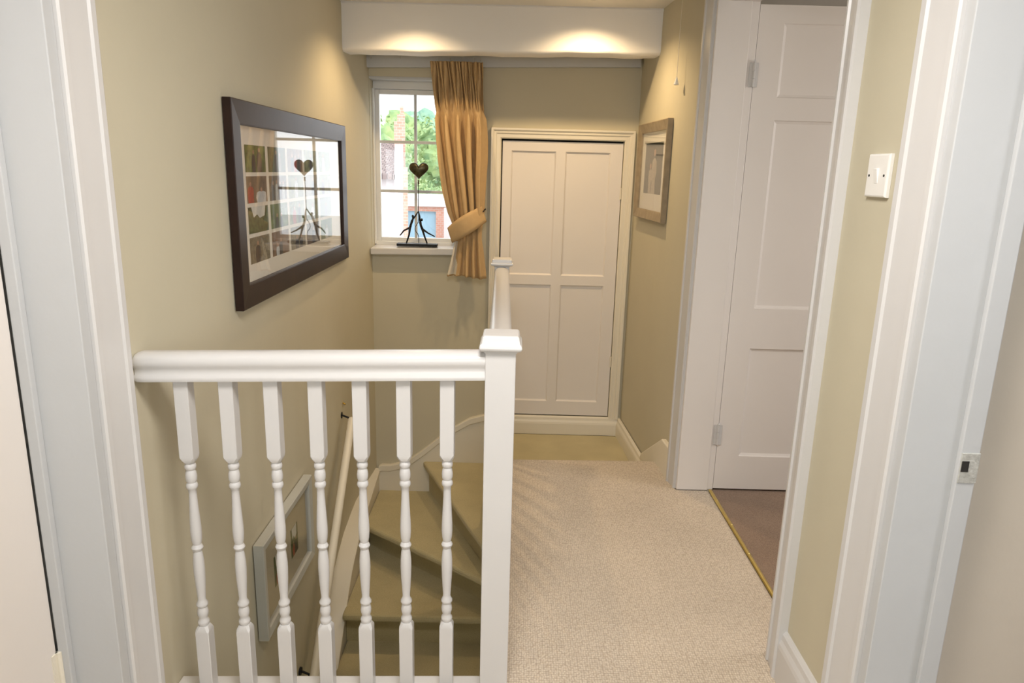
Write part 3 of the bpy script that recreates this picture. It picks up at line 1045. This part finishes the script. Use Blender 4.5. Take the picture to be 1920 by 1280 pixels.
# pull cord by the right wall
pc = thing('pull_cord', 'thin cord with a small white cone hanging in front of the right wall', 'pull cord', (0.655, 3.16, 1.67))
MB().tube([(0.655, 3.16, CZ), (0.656, 3.16, 1.69)], 0.0011, 6).build('cord', CREAM, pc)
MB().lathe([(0.0015, 1.698), (0.003, 1.694), (0.010, 1.672), (0.0115, 1.667), (0.009, 1.665)], 0.656, 3.16, 14).build('pull', PLASTIC, pc)

# recessed downlights
for i, (x, y) in enumerate(((-0.50, 3.36), (0.31, 3.37))):
    dl = thing('downlight', ('recessed ceiling spotlight left of centre in front of the beam', 'recessed ceiling spotlight right of centre in front of the beam')[i], 'ceiling light', (x, y, CZ - 0.004))
    MB().lathe([(0.028, CZ - 0.001), (0.028, CZ - 0.005), (0.036, CZ - 0.007), (0.041, CZ - 0.003), (0.041, CZ)], x, y, 24).build('trim_ring', STEEL, dl)
    em = bpy.data.materials.get('lamp_glow')
    if not em:
        em = mat('lamp_glow', (1, 0.9, 0.7))
        b = em.node_tree.nodes['Principled BSDF']
        b.inputs['Emission Color'].default_value = (1, 0.78, 0.5, 1)
        b.inputs['Emission Strength'].default_value = 6
    MB().lathe([(0.001, CZ - 0.0055), (0.026, CZ - 0.0055), (0.026, CZ - 0.002)], x, y, 24).build('lamp', em, dl)

cl = thing('added_fill_lamp', 'added round fill lamp, out of view on the ceiling over the landing', 'ceiling light', (-0.02, 0.75, CZ))  # invented fixture, gives the added fill light a body
MB().lathe([(0.22, CZ), (0.22, CZ - 0.018), (0.21, CZ - 0.022), (0.205, CZ - 0.01), (0.205, CZ)], -0.02, 0.75, 40).build('rim', PLASTIC, cl)
MB().lathe([(0.002, CZ - 0.030), (0.15, CZ - 0.027), (0.204, CZ - 0.012), (0.204, CZ - 0.002)], -0.02, 0.75, 40).build('diffuser', bpy.data.materials['lamp_glow'], cl, smooth=True)

# ------------------------------------------------------------------ window
WX0, WX1, WZ0, WZ1 = -0.790, -0.325, 0.880, 1.757
win = MB()
def fr(mb, x0, x1, z0, z1, w_, y0, y1):
    mb.box(x0, x0 + w_, y0, y1, z0, z1)
    mb.box(x1 - w_, x1, y0, y1, z0, z1)
    mb.box(x0 + w_, x1 - w_, y0, y1, z0, z0 + w_)
    mb.box(x0 + w_, x1 - w_, y0, y1, z1 - w_, z1)
# outer frame and deep top board
win.box(WX0, WX1, 4.015, 4.06, 1.706, WZ1)
win.box(WX0, WX0 + 0.010, 3.985, 4.06, WZ0, 1.706)
win.box(WX1 - 0.010, WX1, 3.985, 4.06, WZ0, 1.706)
win.box(WX0, WX1, 4.000, 4.06, WZ0 - 0.01, WZ0 + 0.014)
w1 = struct(win.build('window_1', UPVC, bevel=0.002), 'small white six pane casement window beside the curtain', 'window')
mb = MB()
fr(mb, WX0 + 0.008, WX1 - 0.008, 0.891, 1.704, 0.024, 4.020, 4.055)
mb.build('casement', UPVC, w1, bevel=0.003)
mb = MB()
gx0, gx1, gz0, gz1 = WX0 + 0.030, WX1 - 0.030, 0.913, 1.682
for x in (-0.564,):
    mb.box(x - 0.0075, x + 0.0075, 4.026, 4.040, gz0, gz1)
for z in (1.433, 1.170):
    mb.box(gx0, gx1, 4.0265, 4.0395, z - 0.0075, z + 0.0075)
mb.build('glazing_bars', LEAD, w1, bevel=0.002)
MB().box(gx0, gx1, 4.041, 4.045, gz0, gz1).build('pane', GLASS, w1)
mb = MB()
mb.hexa([(-0.792, 3.872, 0.832), (-0.30, 3.872, 0.840), (-0.30, 4.02, 0.840), (-0.792, 4.02, 0.832)],
        [(-0.792, 3.872, 0.868), (-0.30, 3.872, 0.876), (-0.30, 4.02, 0.881), (-0.792, 4.02, 0.875)])
mb.build('window_sill', WHITE, w1, bevel=0.006, seg=3)
# white painted reveal lining at the head and the sides
mb = MB()
mb.box(WX0, WX1, 3.918, 4.016, 1.745, 1.758)
struct(mb.build('trim_11', WHITE2, bevel=0.002), 'white painted lining over the window head', 'window reveal')

# hooks left on the batten
for x, lb in ((-0.775, 'small metal curtain hook at the left end of the batten'), (-0.62, 'small metal curtain hook on the batten above the window')):
    mb = MB()
    zz = 1.856 + (x + 0.8) * 0.023
    mb.tube([(x, 3.88, zz), (x, 3.88, zz - 0.012), (x + 0.004, 3.884, zz - 0.018), (x + 0.008, 3.888, zz - 0.012)], 0.0014, 6)
    mb.box(x - 0.010, x + 0.010, 3.872, 3.886, zz - 0.003, zz + 0.001)
    tag(mb.build('curtain_hook', STEEL), lb, 'hook')

# ------------------------------------------------------------------ curtain
def lerp_table(tb, z):
    if z >= tb[0][0]:
        return tb[0][1:]
    for a, b in zip(tb, tb[1:]):
        if b[0] <= z <= a[0]:
            k = (a[0] - z) / (a[0] - b[0])
            return tuple(a[i] + (b[i] - a[i]) * k for i in range(1, len(a)))
    return tb[-1][1:]


# z, left edge x, right edge x, heading amplitude, fold amplitude, centre y
CT = [(1.828, -0.462, -0.193, 0.009, 0.004, 3.848), (1.70, -0.448, -0.188, 0.011, 0.006, 3.846), (1.615, -0.438, -0.184, 0.009, 0.006, 3.842), (1.585, -0.434, -0.181, 0.002, 0.010, 3.846), (1.55, -0.431, -0.178, 0.0, 0.032, 3.844), (1.45, -0.424, -0.174, 0.0, 0.040, 3.842),
      (1.34, -0.413, -0.171, 0.0, 0.044, 3.842), (1.21, -0.390, -0.174, 0.0, 0.042, 3.840), (1.07, -0.354, -0.180, 0.0, 0.034, 3.834), (0.985, -0.328, -0.186, 0.0, 0.013, 3.832), (0.93, -0.326, -0.186, 0.0, 0.012, 3.832), (0.87, -0.336, -0.178, 0.0, 0.020, 3.834), (0.733, -0.362, -0.158, 0.0, 0.027, 3.832)]


def curtain_pt(u, z, off=0.0):
    L_, R_, ah, af, yc_ = lerp_table(CT, z)
    x = L_ + (R_ - L_) * u
    uu = u + 0.012 * math.sin(3.1 * z * 4 + u * 6) + 0.02 * math.sin(u * 9.0)
    heading = math.sin(2 * PI * 15 * uu + 1.2 * math.sin(z * 22 + u * 31)) + 0.5 * math.sin(2 * PI * 8.3 * uu + 3 * z)
    ph = 2 * PI * 4.6 * uu + 0.9 + 0.5 * math.sin(z * 3.0 + u * 5)
    c = math.sin(ph)
    fold = 0.35 * c + 0.65 * math.copysign(abs(c) ** 0.45, c) + 0.22 * math.sin(2 * PI * 10.3 * uu + z * 2.5) * (0.5 + 0.5 * c)
    y = yc_ - 0.018 * math.sin(PI * u) - ah * heading - af * fold
    x += 0.45 * af * math.sin(2 * ph)
    return (x, y - off, z)


cu = thing('curtain', 'tan pinch pleated curtain tied back at the right side of the window', 'curtain', (-0.30, 3.83, 0.73))
NU, NV = 260, 110
mb = MB()
vs = []
for j in range(NV + 1):
    z = 1.828 + (0.733 - 1.828) * j / NV
    for i in range(NU + 1):
        u = i / NU
        p = curtain_pt(u, z)
        if j == NV:
            p = (p[0], p[1], p[2] + 0.006 * math.sin(u * 5) - 0.006 * u)
        vs.append(p)
fs, fmi = [], []
for j in range(NV):
    for i in range(NU):
        a = j * (NU + 1) + i
        fs.append((a, a + 1, a + NU + 2, a + NU + 1))
mb.add(vs, fs)
for k in range(len(mb.mi)):
    j, i = divmod(k, NU)
    z = 1.828 + (0.733 - 1.828) * j / NV
    if z < 0.93 and i / NU < 0.10 + 0.14 * (0.93 - z) / 0.2 and z > 0.745:
        mb.mi[k] = 1
o = mb.build('drape', [CURT, LINING], cu, smooth=True)
sd = o.modifiers.new('cloth_thickness', 'SOLIDIFY')
sd.thickness = 0.002
# tie-back band: wraps from the front lower left up to the hook at the right
mb = MB()
rows = []
NT = 40
for i in range(NT + 1):
    t = i / NT
    ang = t * PI * 1.0
    x = -0.352 + (0.178) * t
    zc_ = 0.952 + 0.118 * t ** 0.9
    y = 3.830 - 0.062 * math.sin(min(1.0, t * 1.0) * PI * 0.92 + 0.14) ** 0.8
    wdt_ = 0.046 + 0.010 * math.sin(t * PI)
    nx, nz = -0.50, 0.86
    rows.append([(x + nx * wdt_ * s * 0.55, y - 0.004 * (1 - s * s), zc_ + nz * wdt_ * s) for s in (-1, -0.6, 0, 0.6, 1)])
mb.loft(rows, close=False)
o = mb.build('tieback', CURT, cu, smooth=True)
sd = o.modifiers.new('cloth_thickness', 'SOLIDIFY')
sd.thickness = 0.004
MB().tube([(-0.176, 3.80, 1.085), (-0.172, 3.86, 1.09), (-0.171, 3.918, 1.09)], 0.004, 8).build('tieback_hook', BLACKM, cu)
# hooks and buckram top
for x in (-0.42, -0.36, -0.30, -0.24, -0.205):
    MB().tube([(x, 3.862, 1.822), (x, 3.87, 1.842), (x, 3.876, 1.863)], 0.0016, 6).build('heading_hook', STEEL, cu)

# ------------------------------------------------------------------ heart sculpture on the sill
hsz = thing('heart_sculpture', 'dark metal sculpture of two figures holding a heart balloon on the window sill', 'sculpture', (-0.54, 3.93, 0.879))
KY = 3.93


def hp(px, py, y=KY):
    return (-0.536 + (px - 785.3) * 0.00295, y, 0.894 + (456 - py) * 0.00293)


MB().box(-0.655, -0.433, 3.905, 3.958, 0.8795, 0.893).build('base', BLACKM, hsz, bevel=0.0015)
# heart
NH = 48
out = []
for k in range(NH):
    t = 2 * PI * k / NH
    hx = 16 * math.sin(t) ** 3
    hz = 13 * math.cos(t) - 5 * math.cos(2 * t) - 2 * math.cos(3 * t) - math.cos(4 * t)
    out.append((hx / 16 * 0.0525, hz / 17 * 0.0545))
cxh, _, czh = hp(786.1, 321.5)
rings = []
for s, d in ((0.02, -0.0175), (0.35, -0.0165), (0.65, -0.0135), (0.85, -0.009), (0.96, -0.004), (1.0, 0.0), (0.96, 0.004), (0.85, 0.009), (0.65, 0.0135), (0.35, 0.0165), (0.02, 0.0175)):
    rings.append([(cxh + x * s, KY + d, czh + 0.004 * (1 - s) + z * s) for x, z in out])
h = MB().loft(rings)
nx_, _, nz_ = hp(785.5, 341)
h.lathe([(0.003, nz_ - 0.018), (0.0055, nz_ - 0.012), (0.0035, nz_ - 0.008), (0.0055, nz_ + 0.004)], nx_, KY, 12)
h.build('heart', HEARTM, hsz, smooth=True)
cr = lambda x, y: (690 + x / 7.53, 310 + y / 7.53)
mb = MB()
mb.tube([hp(785.3, 345), hp(785.2, 370), hp(785.0, 396)], 0.0020, 8)
sp = [hp(*cr(x, y)) for x, y in ((718, 650), (722, 700), (715, 800), (695, 830), (676, 860), (667, 900), (680, 938), (705, 965), (717, 1000), (719, 1050), (718, 1095))]
mb.tube(sp, 0.0019, 8)
mb.build('string', BLACKM, hsz)


def figure(pts, y):
    """slender sculpted figure: head, torso, raised arms, standing leg, kicked leg"""
    m_ = MB()
    P = {k: hp(*cr(*v), y=y) for k, v in pts.items()}
    m_.ball(P['head'], 0.0070, 10, 8, (0.9, 0.9, 1.15))
    m_.tube([P['head'], P['sh']], [0.0028, 0.0032], 8)
    m_.tube([P['sh'], P['waist'], P['hip']], [0.0076, 0.0062, 0.0072], 10)
    a = Vector(P['hand'])
    s = Vector(P['sh'])
    e = (a + s) / 2
    m_.tube([s + Vector((0, 0.003, 0)), e + Vector((0.002, 0.003, 0)), a], [0.0044, 0.0034, 0.0026], 8)
    m_.tube([s - Vector((0, 0.003, 0)), e + Vector((-0.002, -0.004, -0.003)), a], [0.0044, 0.0034, 0.0026], 8)
    m_.tube([P['hip'], P['knee1'], P['foot1']], [0.0068, 0.0050, 0.0038], 8)
    m_.tube([P['hip'], P['knee2'], P['foot2']], [0.0062, 0.0044, 0.0028], 8)
    f1 = P['foot1']
    m_.tube([f1, (f1[0], f1[1] - 0.008, f1[2] - 0.001)], [0.0028, 0.0020], 8)
    return m_.build('figure', BLACKM, hsz, smooth=True)


figure({'head': (637, 722), 'sh': (630, 775), 'waist': (614, 825), 'hip': (597, 880), 'hand': (716, 650), 'knee1': (582, 985), 'foot1': (545, 1096), 'knee2': (510, 925), 'foot2': (455, 995)}, KY)
figure({'head': (762, 768), 'sh': (740, 800), 'waist': (748, 845), 'hip': (768, 895), 'hand': (717, 650), 'knee1': (797, 990), 'foot1': (835, 1096), 'knee2': (850, 952), 'foot2': (945, 998)}, KY)

# ------------------------------------------------------------------ outside
mb = MB()
mb.box(-40, 30, 4.6, 60, -3.0, -2.8)
struct(mb.build('ground', CONC), 'pale paved yard outside the window', 'ground')

nh = thing('neighbour_house', 'white rendered house with a tiled roof and red brick corner seen through the window', 'house', (-4.5, 12, -2.8))
def hx(x, y):
    # the house stands a little askew, its end wall running back along the line of sight of the yard
    return x - 0.158 * (y - 11.85)


def hbox(m, x0, x1, y0, y1, z0, z1):
    m.hexa([(hx(x0, y0), y0, z0), (hx(x1, y0), y0, z0), (hx(x1, y1), y1, z0), (hx(x0, y1), y1, z0)],
           [(hx(x0, y0), y0, z1), (hx(x1, y0), y0, z1), (hx(x1, y1), y1, z1), (hx(x0, y1), y1, z1)])


mb = MB()
hbox(mb, -8.0, -2.0, 12.0, 15.2, -2.8, 1.10)
mb.build('wall', RENDERW, nh)
mb = MB()
for ya, za, yb, zb in ((11.85, 1.10, 13.6, 1.66), (13.6, 1.66, 15.3, 1.10)):
    mb.hexa([(hx(-8.2, ya), ya, za), (hx(-2.0, ya), ya, za), (hx(-2.0, yb), yb, zb), (hx(-8.2, yb), yb, zb)],
            [(hx(-8.2, ya), ya, za + 0.08), (hx(-2.0, ya), ya, za + 0.08), (hx(-2.0, yb), yb, zb + 0.08), (hx(-8.2, yb), yb, zb + 0.08)])
mb.build('roof', TILES, nh)
mb = MB()
prf = [(11.85, -2.8), (15.3, -2.8), (15.3, 1.24), (13.6, 1.80), (11.85, 1.24)]
mb.add([(hx(-2.01, y), y, z) for y, z in prf] + [(hx(-1.86, y), y, z) for y, z in prf], [(0, 1, 2, 3, 4), (9, 8, 7, 6, 5), (0, 5, 6, 1), (1, 6, 7, 2), (2, 7, 8, 3), (3, 8, 9, 4), (4, 9, 5, 0)])
mb.build('gable_wall', RENDERW, nh)
mb = MB()
hbox(mb, -1.865, -1.79, 11.78, 15.3, -2.8, 1.30)
hbox(mb, -2.02, -1.82, 13.3, 13.9, 1.3, 2.10)
hbox(mb, -1.96, -1.82, 13.3, 13.9, 2.10, 2.22)
hbox(mb, -1.91, -1.84, 13.45, 13.75, 2.22, 2.36)
ch = mb.build('chimney', BRICK, nh)
ch['label'] = 'red brick chimney and corner pier'
MB().lathe([(0.03, 2.35), (0.035, 2.39), (0.028, 2.41), (0.026, 2.50), (0.01, 2.52)], hx(-1.875, 13.6), 13.6, 12).build('chimney_pot', CONC, nh)

gr = thing('garage', 'low brick garage with a pale blue door beyond the house', 'garage', (-2.1, 17, -2.8))
mb = MB()
mb.box(-3.6, -2.62, 17.0, 20, -2.8, 0.42)
mb.box(-2.62, -1.91, 17.0, 17.25, 0.30, 0.42)
mb.box(-1.91, -1.69, 17.0, 20, -2.8, 0.42)
mb.build('wall', BRICK, gr)
mb = MB()
mb.box(-3.7, -1.55, 16.9, 20, 0.42, 0.60)
mb.build('flat_roof', FLATROOF, gr)
MB().box(-2.62, -1.91, 17.08, 17.14, -2.8, 0.30).build('garage_door', BLUED, gr)
mb = MB()
mb.box(-1.66, 1.5, 16.4, 16.6, -2.8, 0.42)
tag(mb.build('yard_wall', RENDERW), 'plain white wall right of the brick garage', 'wall')


def tree(x, y, zc_, r, leaf, label, seed):
    rnd = random.Random(seed)
    tr = thing('tree', label, 'tree', (x, y, -2.8), 'trees behind the houses')
    MB().tube([(x, y, -2.8), (x + 0.1, y, zc_ - r * 0.3)], [0.25, 0.12], 8).build('trunk', BARK, tr)
    m_ = MB()
    for k in range(9):
        c = Vector((x + rnd.uniform(-1, 1) * r * 0.6, y + rnd.uniform(-1, 1) * r * 0.5, zc_ + rnd.uniform(-0.6, 0.5) * r))
        rr = r * rnd.uniform(0.35, 0.6)
        n_, mm = 22, 14
        rings_ = []
        for j in range(mm + 1):
            th = PI * (j + 0.03) / (mm + 0.06)
            ring_ = []
            for q in range(n_):
                d = Vector((math.sin(th) * math.cos(2 * PI * q / n_), math.sin(th) * math.sin(2 * PI * q / n_), -math.cos(th)))
                f = 1 + 0.35 * noise.noise(d * 3.0 + c) + 0.22 * noise.noise(d * 8.0 + c)
                ring_.append(c + d * rr * f)
            rings_.append(ring_)
        m_.loft(rings_)
    # leaf sprays over the crown
    for k in range(1500):
        d = Vector((rnd.gauss(0, 1), rnd.gauss(0, 1), rnd.gauss(0, 1))).normalized()
        c = Vector((x, y, zc_)) + Vector((d.x * r * 1.05, d.y * r * 0.9, d.z * r * 0.95)) * rnd.uniform(0.75, 1.05)
        a = Vector((rnd.gauss(0, 1), rnd.gauss(0, 1), rnd.gauss(0, 1))).normalized() * r * 0.05
        b = a.cross(d).normalized() * r * 0.03
        m_.add([c - a, c - b, c + a, c + b], [(0, 1, 2, 3)])
    m_.build('crown', leaf, tr)


tree(-5.4, 27, 1.3, 1.9, LEAF, 'light green tree behind the tiled roof left of the chimney', 3)
tree(-4.0, 33, 1.5, 2.1, LEAF, 'yellow green tree just right of the brick chimney', 4)
tree(-4.4, 40, 1.2, 2.7, LEAF2, 'blue green tree at the right of the window view', 5)
tree(-2.9, 22.3, -0.2, 1.2, LEAF, 'lower yellow green bush above the garage roof', 6)
tree(-10.5, 36, 1.3, 2.3, LEAF2, 'blue green tree far left behind the tiled roof', 8)
